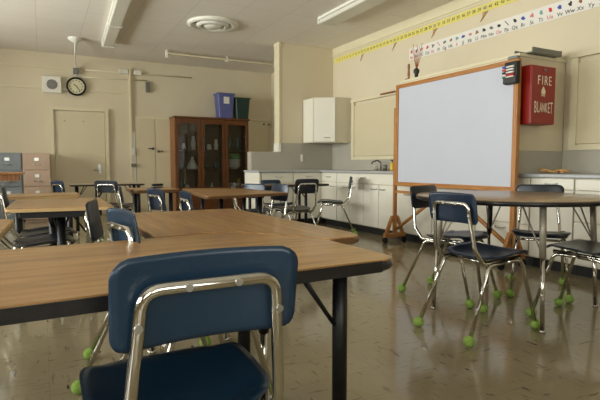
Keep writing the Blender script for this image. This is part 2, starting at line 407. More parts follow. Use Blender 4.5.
# ---------------------------------------------------------------- ceiling fixtures
def strip_light(x0, x1, y0, y1, label):
    t = thing('ceiling_light', label, 'ceiling light', ((x0+x1)/2, (y0+y1)/2, H))
    wd = (x1-x0)/2; ln = (y1-y0)/2
    MB().box(-wd, wd, -ln, ln, -.035, 0, .005).build('housing', 'fixture', t)
    MB().prism([(-wd+.01, -ln+.015), (wd-.01, -ln+.015), (wd-.01, ln-.015), (-wd+.01, ln-.015)], -.095, -.035, .02, 3).build('diffuser', 'diffuser', t)
    for k in (-1, 1): MB().box(-wd-.002, wd+.002, k*(ln)-.012, k*ln+.012, -.10, 0, .004).build('end_cap', 'fixture', t)
    n = max(1, int((y1-y0)/1.22))
    for k in range(1, n): y = -ln+2*ln*k/n; MB().box(-wd-.003, wd+.003, y-.012, y+.012, -.10, -.03, .003).build('joint_band', 'fixture', t)
    return t
sl1 = strip_light(.87, 1.065, 3.6, 8.82, 'long white strip light on ceiling above the hanging clock side')
sl1.rotation_euler = (0, 0, R(-2.4)); sl1.location.x -= .03
strip_light(3.47, 3.74, 2.4, 6.04, 'white strip light on ceiling nearer the number line')
t = thing('ceiling_vent', 'round white air diffuser with concentric rings in the ceiling', 'vent', (2.27, 7.02, H))
MB().lathe((0, 0, 0), [(.36, 0), (.365, -.02), (.33, -.045), (.27, -.03), (.26, 0)], 48).build('outer_ring', 'fixture', t)
MB().lathe((0, 0, 0), [(.235, -.005), (.24, -.03), (.19, -.06), (.165, -.045), (.17, -.005)], 48).build('middle_ring', 'fixture', t)
MB().lathe((0, 0, 0), [(.14, -.005), (.145, -.035), (.09, -.07), (0, -.072)], 48).build('centre_cone', 'fixture', t)
MB().lathe((0, 0, 0), [(.262, -.003), (0, -.003)], 48).build('throat_shade', 'gap_shade', t)  # flat dark disc; shade between the rings is put into the colour
t = thing('ceiling_rail', 'long slim rail hung below the ceiling in front of the far wall', 'rail', (3.28, 9.0, H))
MB().box(-1.22, 1.25, -.03, .03, -.075, -.045, .004).build('track', 'trimw', t)
MB().box(-1.25, -1.215, -.035, .035, -.13, 0, .004).build('end_bracket', 'white', t)
for x in (-.1, .9): MB().box(x-.012, x+.012, -.02, .02, -.06, 0).box(x-.03, x+.03, -.025, .025, -.095, -.075).build('hanger', 'fixture', t)

# clock, speaker, conduits
t = thing('wall_clock', 'round wall clock with black rim high beside the square speaker', 'clock', (.625, YF-.05, 2.435), 0, None, .84)
ry = Matrix.Rotation(R(90), 4, 'X')
def lathe_wall(prof, mats, name, par, n=40):
    mb = MB(); mb.lathe((0, 0, 0), prof, n); bmesh.ops.transform(mb.bm, matrix=ry, verts=mb.bm.verts); return mb.build(name, mats, par)
lathe_wall([(0, -.05), (.19, -.05), (.205, -.02), (.205, .02), (.19, .04), (.168, .035), (.165, .012)], 'legb', 'rim', t)
lathe_wall([(.168, .012), (0, .012)], 'dial', 'dial', t)
mk = MB()
for k in range(12):
    a = k*pi/6; c_, s_ = cos(a), sin(a)
    mk.box(.125*s_-.010, .125*s_+.010, -.017, -.013, .125*c_-.010, .125*c_+.010)
mk.build('hour_marks', 'ink', t)
def hand(name, ang, ln, wd):
    mb = MB(); mb.box(-wd, wd, -.022, -.018, -.02, ln); bmesh.ops.transform(mb.bm, matrix=Matrix.Rotation(R(ang), 4, 'Y'), verts=mb.bm.verts); mb.build(name, 'ink', t)
hand('hour_hand', -48, .075, .007); hand('minute_hand', 140, .125, .005)
MB().tube([(.0, .0, .2), (.0, .0, .42)], .012).build('stem_pipe', 'white', t)
t = thing('conduit', 'thin white conduit from ceiling cup down to the clock', 'conduit', (.55, 8.85, H))
MB().lathe((0, 0, 0), [(.11, 0), (.11, -.02), (.05, -.07), (.02, -.09), (0, -.09)]).build('ceiling_cup', 'white', t)
MB().tube([(0, 0, -.08), (.03, .6, -.14), (.07, 1.26, -.20), (.073, 1.28, -.28)], .015, .1).build('pipe', 'white', t)
MB().box(.03, .12, 1.25, 1.335, -.36, -.25, .006).build('junction_box', 'cast', t)
t = thing('wall_speaker', 'square white loudspeaker high on wall left of the clock', 'speaker', (.22, YF, 2.44))
MB().box(-.155, .155, -.075, 0, -.15, .15, .01).build('case', 'white', t)
g_ = MB()
for k, r in enumerate((.015, .032, .049, .066, .083)):
    g_.tube([(r*cos(a*pi/12), -.078, r*sin(a*pi/12)) for a in range(25)], .006, 0, 6)
g_.build('grille_rings', 'igrey', t)
t = thing('wall_conduit_run', 'painted conduit with two junction boxes above the wide pipe', 'conduit', (1.62, YF, 2.78))
MB().tube([(-.9, -.02, -.02), (1.2, -.02, .0)], .012).build('upper_pipe', 'trimw', t)
MB().tube([(-.9, -.02, -.16), (.30, -.02, -.13)], .012).build('lower_pipe', 'trimw', t)
MB().box(-.23, -.06, -.07, 0, -.04, .05, .008).build('junction_box', 'white', t)
MB().box(.05, .19, -.07, 0, -.04, .05, .008).build('junction_box', 'white', t)
MB().box(.27, .34, -.08, 0, -.36, -.16, .008).build('call_box', 'cast', t)
t = thing('light_switch', 'grey switch boxes on the wide wall pipe beside door', 'switch', (1.62, YF-.062, 0))
MB().box(-.04, .03, -.03, 0, 1.17, 1.30, .005).build('upper_box', 'white', t)
MB().box(-.05, .05, -.04, 0, .93, 1.0, .005).build('lower_box', 'cast', t)

# ---------------------------------------------------------------- base cabinets and counters
CX, CH = 4.05, .885
def pull(mb_parent, c, axis):
    x, y, z = c
    if axis == 'x': pts = [(x, y-.06, z), (x-.028, y-.045, z-.006), (x-.028, y+.045, z-.006), (x, y+.06, z)]
    else: pts = [(x-.06, y, z), (x-.045, y-.028, z-.006), (x+.045, y-.028, z-.006), (x+.06, y, z)]
    return MB().tube(pts, .006, .012, 8, 4).build('handle', 'steel', mb_parent)
def base_unit(y0, y1, rows, label, grp=None):
    """right-hand run; rows = list of (z0, z1, kind, [splits], side)"""
    t = thing('base_cabinet', label, 'cabinet', (CX, (y0+y1)/2, 0))
    yc = (y0+y1)/2; hy = (y1-y0)/2
    MB().box(.02, .59, -hy, hy, .1, CH-.035).build('carcass', 'cabin', t)
    MB().box(.08, .57, -hy, hy, 0, .1).build('toe_kick', 'black', t)
    for z0, z1, kind, n, hz in rows:
        for k in range(n):
            a = -hy+2*hy*k/n; b = -hy+2*hy*(k+1)/n
            d = MB().box(0, .02, a+.005, b-.005, z0+.004, z1-.004, .004).build(kind, 'cab', t)
            if kind == 'door': yy = (b-.09) if (k % 2 == 0) else (a+.09)
            else: yy = (a+b)/2
            if n == 1 and kind == 'door': yy = a+.12
            pull(d, (0, yy, hz if hz else (z0+z1)/2), 'x')
    return t
base_unit(6.46, 6.93, [(.70, .845, 'drawer', 1, .785), (.11, .70, 'door', 1, .64)], 'white base cabinet in the inner corner left of the sink')
base_unit(5.03, 6.455, [(.70, .845, 'drawer', 1, .79), (.11, .70, 'door', 4, .64)], 'wide white base cabinet under the sink')
base_unit(4.36, 5.025, [(.70, .845, 'drawer', 1, None), (.11, .70, 'door', 2, .60)], 'white base cabinet behind left post of the rolling whiteboard')
base_unit(3.70, 4.355, [(.66, .845, 'drawer', 1, None), (.40, .66, 'drawer', 1, .58), (.11, .40, 'drawer', 1, .34)], 'white drawer cabinet low behind middle of the rolling whiteboard')
base_unit(3.05, 3.695, [(.66, .845, 'drawer', 1, None), (.40, .66, 'drawer', 1, .58), (.11, .40, 'drawer', 1, .35)], 'white drawer cabinet behind right end of the rolling whiteboard')
base_unit(2.62, 3.045, [(.745, .845, 'drawer', 1, .80), (.11, .745, 'door', 1, .66)], 'white base cabinet below the fire blanket box')
base_unit(1.95, 2.615, [(.745, .845, 'drawer', 1, .79), (.475, .745, 'drawer', 1, .62), (.11, .475, 'drawer', 1, .3)], 'white drawer cabinet at right edge of the photo')
# left leg of the L (faces the room)
t = thing('base_cabinet', 'shaded cream base cabinet between the bookcase and the corner', 'cabinet', (2.99, 6.94, 0))
MB().box(-.02, 1.04, .02, .60, .1, CH-.035).build('carcass', 'cabin', t)
MB().box(0, 1.04, .08, .58, 0, .1).build('toe_kick', 'black', t)
MB().box(-.04, -.015, 0, .60, 0, CH-.035, .004).build('end_panel', 'cab', t)
for k in range(2):
    d = MB().box(.02+k*.54, .54+k*.54, 0, .02, .70, .845, .004).build('drawer', 'cab', t); pull(d, (.30+k*.54, 0, .79), 'y')
    d = MB().box(.02+k*.54, .54+k*.54, 0, .02, .11, .695, .004).build('door', 'cab', t); pull(d, (.44+k*.2, 0, .62), 'y')
ct = MB(); ct.box(CX-.03, XR, .9, 7.54, CH-.033, CH, .008); ct.box(2.93, CX-.03, 6.91, 7.54, CH-.033, CH, .008)
cto = ct.build('countertop', 'counter'); tag(cto, 'long grey laminate countertop running in an L along two walls', 'countertop')
struct('trim_10', MB().box(XR-.02, XR, .9, 4.83, CH, 1.11).box(XR-.02, XR, 4.83, 7.54, CH, 1.055).box(XR-.02, XR, 6.91, 7.54, 1.055, 1.345), 'splash')
struct('trim_11', MB().box(3.61, XR-.02, 7.535, 7.56, CH, 1.343).box(3.07, 3.61, 7.535, 7.56, CH, 1.185).box(3.065, 3.088, 7.56, 7.70, CH, 1.19), 'splash')
MB().box(3.99, 4.03, 7.515, 7.535, 1.03, 1.15, .004).build('power_outlet', 'white').update_tag()
tag(bpy.data.objects['power_outlet'], 'small white outlet on grey backsplash of the partition', 'outlet')

# hatches in the right wall
def hatch(y0, y1, z0, z1, name):
    p = MB().box(XR-.025, XR, y0+.07, y1-.07, z0+.06, z1-.05, .004)
    o = struct(name, p, 'door')
    f = MB().box(XR-.04, XR, y0, y0+.07, z0, z1).box(XR-.04, XR, y1-.07, y1, z0, z1).box(XR-.04, XR, y0+.07, y1-.07, z0, z0+.05).box(XR-.055, XR, y0-.01, y1+.01, z1+.001, z1+.04)
    f.build('hatch_frame', 'trimw', o); return o
hatch(4.85, 6.90, 1.055, 2.0, 'window_5')
hatch(.95, 3.06, 1.11, 2.0, 'window_6')
# tall cabinet on the counter behind the whiteboard
t = thing('counter_cabinet', 'cream cabinet on the counter behind whiteboard carrying the fire blanket', 'cabinet', (3.95, 3.13, 0))
MB().box(0, .675, 0, 1.68, 1.10, 1.99, .004).build('body', 'wall', t)
MB().box(.0, .675, .0, 1.68, CH+.001, 1.10).build('lower_band', 'splash', t)
MB().box(-.012, .68, -.012, 1.69, 1.97, 2.0, .004).build('top_edge', 'trimw', t)
for k in range(3): MB().box(-.016, 0, .02+k*.55, .565+k*.55, 1.12, 1.955, .003).build('door', 'cab', t)
# corner wall cabinet
t = thing('wall_cabinet', 'ivory diagonal corner cabinet above the counter', 'cabinet', (0, 0, 0))
poly = [(4.05, 7.54), (4.05, 7.18), (4.345, 6.97), (XR-.005, 6.97), (XR-.005, 7.54)]
MB().prism(poly, 1.345, 2.09).build('body', 'cabin', t)
MB().box(4.036, 4.05, 7.19, 7.53, 1.36, 2.08, .003).build('side_panel', 'cab', t)
dm = MB().box(-.175, .175, -.02, 0, 1.36, 2.08, .004)
ang = math.atan2(6.97-7.18, 4.345-4.05)
bmesh.ops.transform(dm.bm, matrix=Matrix.Translation((4.1975, 7.075, 0)) @ Matrix.Rotation(ang, 4, 'Z'), verts=dm.bm.verts)
do = dm.build('door', 'cab', t)
hm = MB().tube([(-.05, 0, 0), (-.04, -.025, -.004), (.04, -.025, -.004), (.05, 0, 0)], .006, .01)
bmesh.ops.transform(hm.bm, matrix=Matrix.Translation((4.225, 7.04, 1.43)) @ Matrix.Rotation(ang, 4, 'Z'), verts=hm.bm.verts); hm.build('handle', 'steel', do)

# sink, tap, soap
t = thing('sink', 'small steel sink set in the grey counter', 'sink', (4.33, 5.95, CH))
MB().box(-.16, .16, -.22, .22, 0, .006, .002).build('rim', 'steel', t)
MB().box(-.13, .13, -.19, .19, .005, .0075).build('bowl', 'dsteel', t)  # flat dark plate; shade of the hollow is put into its colour
t = thing('tap', 'dark gooseneck tap rising behind the sink', 'tap', (4.5, 5.93, CH+.006))
MB().box(-.03, .03, -.12, .12, 0, .018, .005).build('base', 'steel', t)
MB().tube([(0, 0, 0), (0, 0, .11), (-.04, .03, .15), (-.11, .07, .12), (-.12, .075, .09)], .010, .04).build('spout', 'dsteel', t)
for y in (-.09, .09): MB().cyl((0, y, .015), (0, y, .05), .014).tube([(0, y, .05), (-.045, y*1.3, .058)], .007).build('handle', 'steel', t)
t = thing('soap_bottle', 'yellow soap pump bottle beside the tap', 'bottle', (4.45, 5.60, CH))
MB().lathe((0, 0, 0), [(0, 0), (.03, 0), (.032, .02), (.032, .09), (.018, .115), (.012, .12), (0, .12)]).build('bottle_body', 'soap', t)
MB().cyl((0, 0, .12), (0, 0, .15), .008).box(-.035, .01, -.006, .006, .145, .157, .002).build('pump', 'ink', t)
o = MB().lathe((4.42, 5.73, CH), [(0, 0), (.025, 0), (.035, .05), (.034, .085), (.03, .085), (.028, .01), (0, .008)]).build('cup', 'cast'); tag(o, 'small grey cup between the tap and the soap', 'cup')
o = MB()
for k in range(14):
    a = random.random()*6; x = random.uniform(-.08, .08); y = random.uniform(-.2, .2)
    o.tube([(x, y, .012+random.random()*.02), (x+.07*cos(a), y+.12*sin(a), .014+random.random()*.04)], .009, 0, 6)
o = o.build('kindling_pile', 'stick'); o.location = (4.3, 2.90, CH); tag(o, 'small tan heap of sticks on counter below the blanket box', 'sticks')
o['kind'] = 'stuff'

# map rod on the wall
o = MB().cyl((4.58, 5.72, 2.035), (4.58, 6.06, 2.035), .014).box(4.575, XR, 5.95, 5.97, 2.02, 2.045).box(4.575, XR, 5.78, 5.80, 2.02, 2.045).build('wooden_rod', 'brownwood')
tag(o, 'short dark wooden rod on wall at top left of the whiteboard', 'rod')

# ---------------------------------------------------------------- rolling whiteboard
BX, Y0, Y1 = 3.86, 3.05, 4.78
# the board
t = thing('rolling_whiteboard', 'large whiteboard in a golden oak frame on a wheeled stand', 'whiteboard', (BX, (Y0+Y1)/2, 0))
hy = (Y1-Y0)/2
MB().box(-.012, .012, -hy+.05, hy-.05, .76, 1.89).build('board_panel', 'board', t)
MB().box(-.022, .022, -hy, hy, 1.885, 1.93, .005).build('top_rail', 'oak', t)
MB().box(-.022, .022, -hy, hy, .715, .762, .005).build('bottom_rail', 'oak', t)
for s in (1,): MB().box(-.022, .022, hy-.045, hy, .762, 1.885, .005).build('side_rail', 'oakz', t)
for s in (-1, 1):
    y = hy+.016 if s > 0 else -hy+.024
    MB().box(-.024, .024, y-.016 if s > 0 else y-.026, y+.014 if s > 0 else y+.022, .07, 1.66 if s > 0 else 1.884, .004).build('post', 'oakz', t)
    for q in (-1, 1):
        fb = MB().prism([(q*.02, .34), (q*.05, .34), (q*.155, .10), (q*.115, .10)][::q], -.018, .018).build('foot_brace', 'oakz', t)
        fb.data.transform(Matrix.Translation((0, y, 0)) @ ry)
    MB().box(-.16, .16, y-.024, y+.024, .075, .125, .006).build('foot', 'oak', t)
    for q in (-1, 1):
        MB().cyl((q*.145, y-.014, .036), (q*.145, y+.014, .036), .036).cyl((q*.145, y, .04), (q*.145, y, .08), .014).build('caster', 'black', t)
MB().box(-.018, .018, -hy, hy, .625, .655, .004).build('crossbar', 'oak', t)
for s in (-1, 1):
    MB().tube([(0, s*(hy-.01), .17), (0, s*.12, .63)], .021, 0, 4).build('diagonal_brace', 'oak', t)
# marker holder clipped to the board corner
t = thing('marker_holder', 'black holder of dry-erase markers on top right corner of whiteboard', 'marker holder', (BX-.03, Y0+.03, 1.80))
MB().box(-.035, .01, -.05, .085, -.10, .10, .004).build('tray', 'black', t)
MB().box(-.052, -.035, -.05, .085, -.095, -.035, .003).build('pocket', 'edge', t)
for k, (z, c, c2) in enumerate([(.055, 'paper', 'iblue'), (.03, 'paper', 'ired'), (.005, 'paper', 'ink'), (-.018, 'ired', 'paper'), (-.036, 'paper', 'igreen')]):
    m_ = thing('marker', ['white marker with blue cap, topmost in the black holder', 'white marker with red cap, second from top in holder', 'white marker with black cap in middle of holder', 'red-capped marker, fourth from top in the holder', 'green-capped marker, lowest in the black holder'][k], 'marker', (BX-.075, Y0+.05, 1.80+z))
    MB().cyl((0, -.045, 0), (0, .035, 0), .0085).build('barrel', c, m_)
    MB().cyl((0, .035, 0), (0, .075, 0), .0095).build('cap', c2, m_)
o = MB().box(-.02, .03, -.05, .05, 0, .03, .004).build('board_eraser', 'cast'); o.location = (BX, Y0+.07, 1.93); tag(o, 'small grey eraser on top rail above the marker holder', 'eraser')

# fire blanket box
t = thing('fire_blanket_box', 'red steel FIRE BLANKET box on end of the counter cabinet', 'fire blanket box', (4.10, 3.13, 1.605))
MB().box(-.165, .165, -.14, -.001, -.265, .265, .005).build('box_body', 'red', t)
fd = MB().box(-.165, .165, -.152, -.14, -.262, .262, .004).build('front_cover', 'red', t)
rx = Matrix.Rotation(R(90), 4, 'X')
def tx(s_, size, x, z, sx=1, y=-.1535): return (s_, size, Matrix.Translation((x, y, z)) @ rx @ Matrix.Diagonal((sx, 1.0, 1, 1)))
def textpart(name, items, m, par, depth=.0008):
    bm = text_bm(items, depth); mb = MB(); mb.bm.free(); mb.bm = bm; return mb.build(name, m, par)
textpart('fire_lettering', [tx(c_, .12, x, .128, .74) for c_, x in (('F', -.07), ('I', -.022), ('R', .028), ('E', .085))], 'letter', t)
textpart('blanket_lettering', [tx(c_, .115+.012*abs(k-3), -.11+k*.0375, -.118, .42) for k, c_ in enumerate('BLANKET')], 'letter', t)
fl = MB(); fl.prism(rpoly([(-.024, -.03), (.024, -.03), (.03, 0), (0, .05), (-.028, .0)], .008), 0, .001); fl.box(-.026, .026, -.045, -.037, 0, .001)
bmesh.ops.transform(fl.bm, matrix=Matrix.Translation((-.005, -.152, .035)) @ rx, verts=fl.bm.verts); fl.build('flame_emblem', 'letter', t)
MB().cyl((0, -.15, .225), (0, -.168, .225), .009).build('latch', 'cast', t)
# projector-like metal tray on top
t = thing('metal_tray', 'grey metal tray sticking out over top of the blanket cabinet', 'tray', (4.32, 3.18, 2.003))
MB().box(-.28, .13, -.12, .08, .0, .014, .004).box(-.28, .13, -.12, -.11, .014, .05).box(-.28, .13, .07, .08, .014, .05).build('tray_base', 'cast', t)
MB().box(.13, .142, -.12, .08, 0, .055, .003).build('end_lip', 'dsteel', t)

# items on the cabinet top
t = thing('reed_diffuser', 'dark little bottle holding reddish reeds above the whiteboard', 'reeds', (4.0, 4.60, 2.0))
MB().lathe((0, 0, 0), [(0, 0), (.02, 0), (.022, .05), (.035, .07), (.035, .10), (.015, .12), (0, .12)]).build('bottle', 'ink', t)
for k in range(9): a = k*.7; MB().tube([(0, 0, .09), (.05*cos(a)+.01, .07*sin(a), .36+.05*sin(k*2.1))], .003, 0, 6).build('reed', 'reed', t)
t = thing('figurine', 'slim brown figurine left of the reeds above the whiteboard', 'figurine', (4.0, 4.74, 2.0))
MB().box(-.03, .03, -.03, .035, 0, .02, .004).build('base', 'brownwood', t)
MB().lathe((0, 0, .02), [(.012, 0), (.016, .05), (.012, .10), (.016, .14), (.012, .17), (0, .18)]).build('body', 'brownwood', t)

# ---------------------------------------------------------------- strips on the right wall
def wallm(y, z): return Matrix(((0, 0, -1, XR-.006), (-1, 0, 0, y), (0, 1, 0, z), (0, 0, 0, 1)))
t = thing('number_line', 'yellow number line running along the top of right wall', 'number line', (0, 0, 0))
MB().box(XR-.004, XR-.001, 2.9, 7.50, 2.755, 2.84).build('yellow_strip', 'yellow', t)
for k in range(1, 54): textpart('numeral', [(str(k), .055, wallm(7.41-.083*(k-1), 2.797))], 'ink' if k % 10 else 'iblue', t, .0004)
for k, y in enumerate((6.66, 5.83, 5.0, 4.17)):
    b = MB()
    for j in range(2+k//2): b.tube([(XR-.008-.004*j, y-.045+.03*j, 2.755), (XR-.010-.004*j, y+.035-.02*j+.01*k, 2.655+.012*j)], .0045, 0, 6)
    bm = b.build('craft_stick_bundle', 'stick'); tag(bm, 'tan craft sticks hanging below the %s blue tens mark' % ('first', 'second', 'third', 'fourth')[k], 'craft sticks', 'craft stick bundles under number line')
t = thing('alphabet_strip', 'white alphabet strip with small pictures on the right wall', 'alphabet strip', (0, 0, 0))
MB().box(XR-.004, XR-.001, 2.64, 5.50, 2.44, 2.60).build('white_strip', 'paper', t)
al = 'ABCDEFGHIJKLMNOPQRSTUVWXYZ'
vow = 'AEIOU'
for k, c_ in enumerate(al): textpart('letter_pair', [(c_+c_.lower(), .058, wallm(5.45-.106*k, 2.472))], 'ired' if c_ in vow else 'ink', t, .0004)
icol = ['ired', 'igrey', 'ipink', 'ired', 'igrey', 'ipink', 'igrey', 'ibrown', 'iteal', 'iblue', 'ipink', 'ibrown', 'ink', 'igrey', 'ink', 'igrey', 'ink', 'iblue', 'ipink', 'iteal', 'ired', 'iblue', 'ink', 'ibrown', 'iblue', 'ink']
for k, c_ in enumerate(icol):
    y = 5.45-.106*k; b = MB(); n = 6+(k*5) % 7; pts = []
    for j in range(n): a = j*2*pi/n; r = .014+.014*((j*7+k*3) % 4)/3; pts.append((y+r*cos(a)*1.1, 2.545+r*sin(a)))
    if k in (5, 15): pts = [(y-.03, 2.52), (y-.022, 2.515), (y+.03, 2.57), (y+.022, 2.577)]
    b.prism(pts, 0, .001)
    for v in b.bm.verts: v.co = Vector((XR-.0045-v.co.z, v.co.x, v.co.y))
    b.build('picture', c_, t)

# ---------------------------------------------------------------- filing cabinets, wooden desk
def filing(x0, m, label):
    t = thing('filing_cabinet', label, 'filing cabinet', (x0+.215, 9.86, 0))
    MB().box(-.215, .215, -.30, .30, .03, 1.175, .005).box(-.2, .2, -.27, .28, 0, .03).build('cabinet_body', m, t)
    for k in range(4):
        z = .04+k*.283
        d = MB().box(-.20, .20, -.318, -.30, z, z+.273, .004).build('drawer', m, t)
        MB().tube([(-.05, -.318, z+.09), (-.045, -.345, z+.09), (.05, -.345, z+.09), (.055, -.318, z+.09)], .008, .01).build('handle', 'chrome', d)
        MB().box(-.035, .035, -.325, -.318, z+.15, z+.205, .002).build('label_holder', 'steel', d)
    return t
filing(-.285, 'fbeige', 'beige four-drawer filing cabinet next to the cream door')
filing(-.72, 'fgrey', 'grey four-drawer filing cabinet left of the beige one')
t = thing('wooden_desk', 'orange-brown wooden desk in front of the grey filing cabinet', 'desk', (-.85, 8.45, 0))
MB().box(-.62, .62, -.3, .3, .83, .86, .008).build('desk_top', 'oak', t)
MB().box(-.56, .555, -.27, .27, .74, .83).build('apron', 'brownwood', t)
for x in (-.53, .12):
    for y in (-.24, .24): MB().box(x-.025, x+.025, y-.025, y+.025, 0, .74).build('leg', 'brownwood', t)

# ---------------------------------------------------------------- bookcase with things in it
t = thing('bookcase', 'dark walnut bookcase with three glass doors against the far wall', 'bookcase', (3.13, 9.76, 0))
W2 = .775
bc = MB(); bc.box(-W2, -W2+.025, 0, .40, 0, 1.90).box(W2-.025, W2, 0, .40, 0, 1.90).box(-W2, W2, 0, .40, .40, .44)
bc.box(-.28, -.255, .02, .38, .44, 1.9).box(.255, .28, .02, .38, .44, 1.9)
bc.build('carcass', 'walnut', t)
MB().box(-W2-.006, -W2-.0005, .0, .40, 0, 1.9).build('window_lit_side', 'brownwood', t)  # paler left panel; window light on this side is put into the colour
MB().box(-W2, W2, .385, .40, .40, 1.9).build('back_panel', 'shelfin', t)
MB().box(-W2-.02, W2+.03, -.03, .41, 1.90, 1.94, .008).build('top_board', 'walnutx', t)
MB().box(-W2, W2, -.01, .4, 0, .40, .004).build('plinth', 'walnutx', t)
for z in (.86, 1.26): MB().box(-W2+.025, W2-.025, .03, .385, z, z+.022).build('shelf', 'walnutx', t)
for k in range(3):
    x0 = -W2+k*2*W2/3+.004; x1 = -W2+(k+1)*2*W2/3-.004
    f = MB().box(x0, x0+.06, -.02, .0, .42, 1.895, .002).box(x1-.06, x1, -.02, .0, .42, 1.895, .002).box(x0+.06, x1-.06, -.02, 0, .42, .52).box(x0+.06, x1-.06, -.02, 0, 1.80, 1.895)
    d = f.build('door', 'walnut', t)
    MB().box(x0+.065, x1-.065, -.012, -.008, .51, 1.81).build('pane', 'glass', d)
    MB().ball((x1-.03, -.03, 1.2), .012).build('knob', 'dsteel', d)
bx, by = 3.13, 9.93
SH = [.44, .882, 1.282]
n_ = 0
def ware(name, x, z, prof, m, label, cat, grp='ware in the bookcase', y=by):
    o = MB().lathe((0, 0, 0), prof, 20).build(cat, m); o.location = (x, y, z); tag(o, label, cat, grp); return o
jar = lambda r, h: [(0, 0), (r, 0), (r*1.05, h*.5), (r*.7, h*.85), (r*.75, h), (0, h)]
bowl = lambda r, h: [(0, 0), (r*.4, 0), (r*.8, h*.5), (r, h), (r*.95, h), (r*.75, h*.55), (0, h*.15)]
def pile(x, z, n, r, h, cols, where):
    for k in range(n): ware('bowl', x, z+k*h*.6, bowl(r, h), cols[k % len(cols)], '%s bowl, %s in the stack %s' % ({'ceramic': 'white', 'greenbowl': 'green', 'ochre': 'yellow', 'teal': 'dark'}[cols[k % len(cols)]], ['lowest', 'second', 'third', 'fourth', 'fifth'][k], where), 'bowl', 'bowls in the bookcase')
pile(bx+.52, SH[1], 5, .15, .095, ['ceramic', 'ceramic', 'ceramic', 'greenbowl', 'greenbowl'], 'behind the right glass door')
pile(bx+.52, SH[0]+.0, 2, .15, .09, ['ceramic', 'ceramic'], 'at bottom of the right bay')
ware('vase', bx+.66, SH[0], jar(.04, .24), 'ochre', 'yellow vase at bottom of the right bay', 'vase', y=by+.1)
ware('vase', bx-.56, SH[2], jar(.045, .13), 'ceramic', 'small pale vase at far left of the top left shelf', 'vase')
ware('vase', bx-.44, SH[2], jar(.04, .10), 'teal', 'small dark vase in middle of the top left shelf', 'vase')
ware('vase', bx-.34, SH[2], jar(.05, .28), 'ceramic', 'tall pale vase at right of the top left shelf', 'vase', y=by+.08)
ware('vase', bx-.39, SH[1], [(0, 0), (.11, 0), (.12, .05), (.08, .13), (.04, .20), (.03, .25), (0, .27)], 'ceramic', 'large white conical ornament on middle shelf of left bay', 'ornament')
ware('vase', bx-.60, SH[1], jar(.04, .1), 'teal', 'small dark vase on middle shelf of left bay', 'vase')
ware('vase', bx-.62, SH[0], jar(.05, .25), 'teal', 'tall dark vase at bottom of left bay', 'vase')
ware('vase', bx-.50, SH[0], jar(.05, .13), 'ceramic', 'squat pale vase at bottom of left bay', 'vase')
ware('vase', bx-.15, SH[2], jar(.05, .30), 'teal', 'tall dark bottle on the top middle shelf', 'bottle', y=by+.06)
ware('vase', bx-.03, SH[2], jar(.055, .12), 'ceramic', 'round white pot on the top middle shelf', 'pot')
ware('vase', bx+.12, SH[2], jar(.045, .22), 'ceramic', 'pale jar at right of the top middle shelf', 'jar')
ware('vase', bx-.10, SH[1], bowl(.09, .10), 'teal', 'dark bowl on middle shelf behind middle door', 'bowl')
ware('vase', bx+.11, SH[1], jar(.06, .16), 'teal', 'dark round pot on middle shelf behind middle door', 'pot')
ware('vase', bx+.02, SH[0], [(0, 0), (.045, 0), (.05, .04), (.02, .12), (.012, .16), (0, .17)], 'ceramic', 'white pointed ornament at bottom behind middle door', 'ornament')
for k, x in enumerate((.42, .60)): ware('vase', bx+x, SH[2], jar(.06, .27), 'teal', ['dark jar at left of top right shelf', 'dark jar at right of top right shelf'][k], 'jar')
# bins on top
def bin_(x, w_, h_, m, label):
    t = thing('waste_bin', label, 'bin', (x, 9.93, 1.94))
    b = MB(); r0, r1 = w_*.40, w_*.5
    lv = [(r0, 0), (r1, h_), (r1-.012, h_), (r0-.012, .02)]; rings = []
    for r, z in lv:
        rings.append([b.bm.verts.new((x_, y_, z)) for x_, y_ in rpoly([(-r, -r*.8), (r, -r*.8), (r, r*.8), (-r, r*.8)], .03, 3)])
    n = len(rings[0])
    for i in range(3):
        for k in range(n): b.bm.faces.new((rings[i][k], rings[i][(k+1) % n], rings[i+1][(k+1) % n], rings[i+1][k]))
    b.bm.faces.new(rings[0][::-1]); b.bm.faces.new(rings[3])
    b.build('bin_body', m, t)
    MB().box(-r1-.01, r1+.01, -r1*.8-.01, -r1*.8+.006, h_-.03, h_, .003).box(-r1-.01, r1+.01, r1*.8-.006, r1*.8+.01, h_-.03, h_, .003).box(-r1-.01, -r1+.006, -r1*.8, r1*.8, h_-.03, h_, .003).box(r1-.006, r1+.01, -r1*.8, r1*.8, h_-.03, h_, .003).build('rim', m, t)
    return t
b1 = bin_(3.44, .36, .52, 'binblue', 'blue recycling bin on top of the bookcase')
MB().box(-.06, .06, -.152, -.142, .30, .44, .003).build('paper_label', 'paper', b1)
bin_(3.81, .33, .45, 'bingreen', 'dark green bin on top of the bookcase beside the blue one')

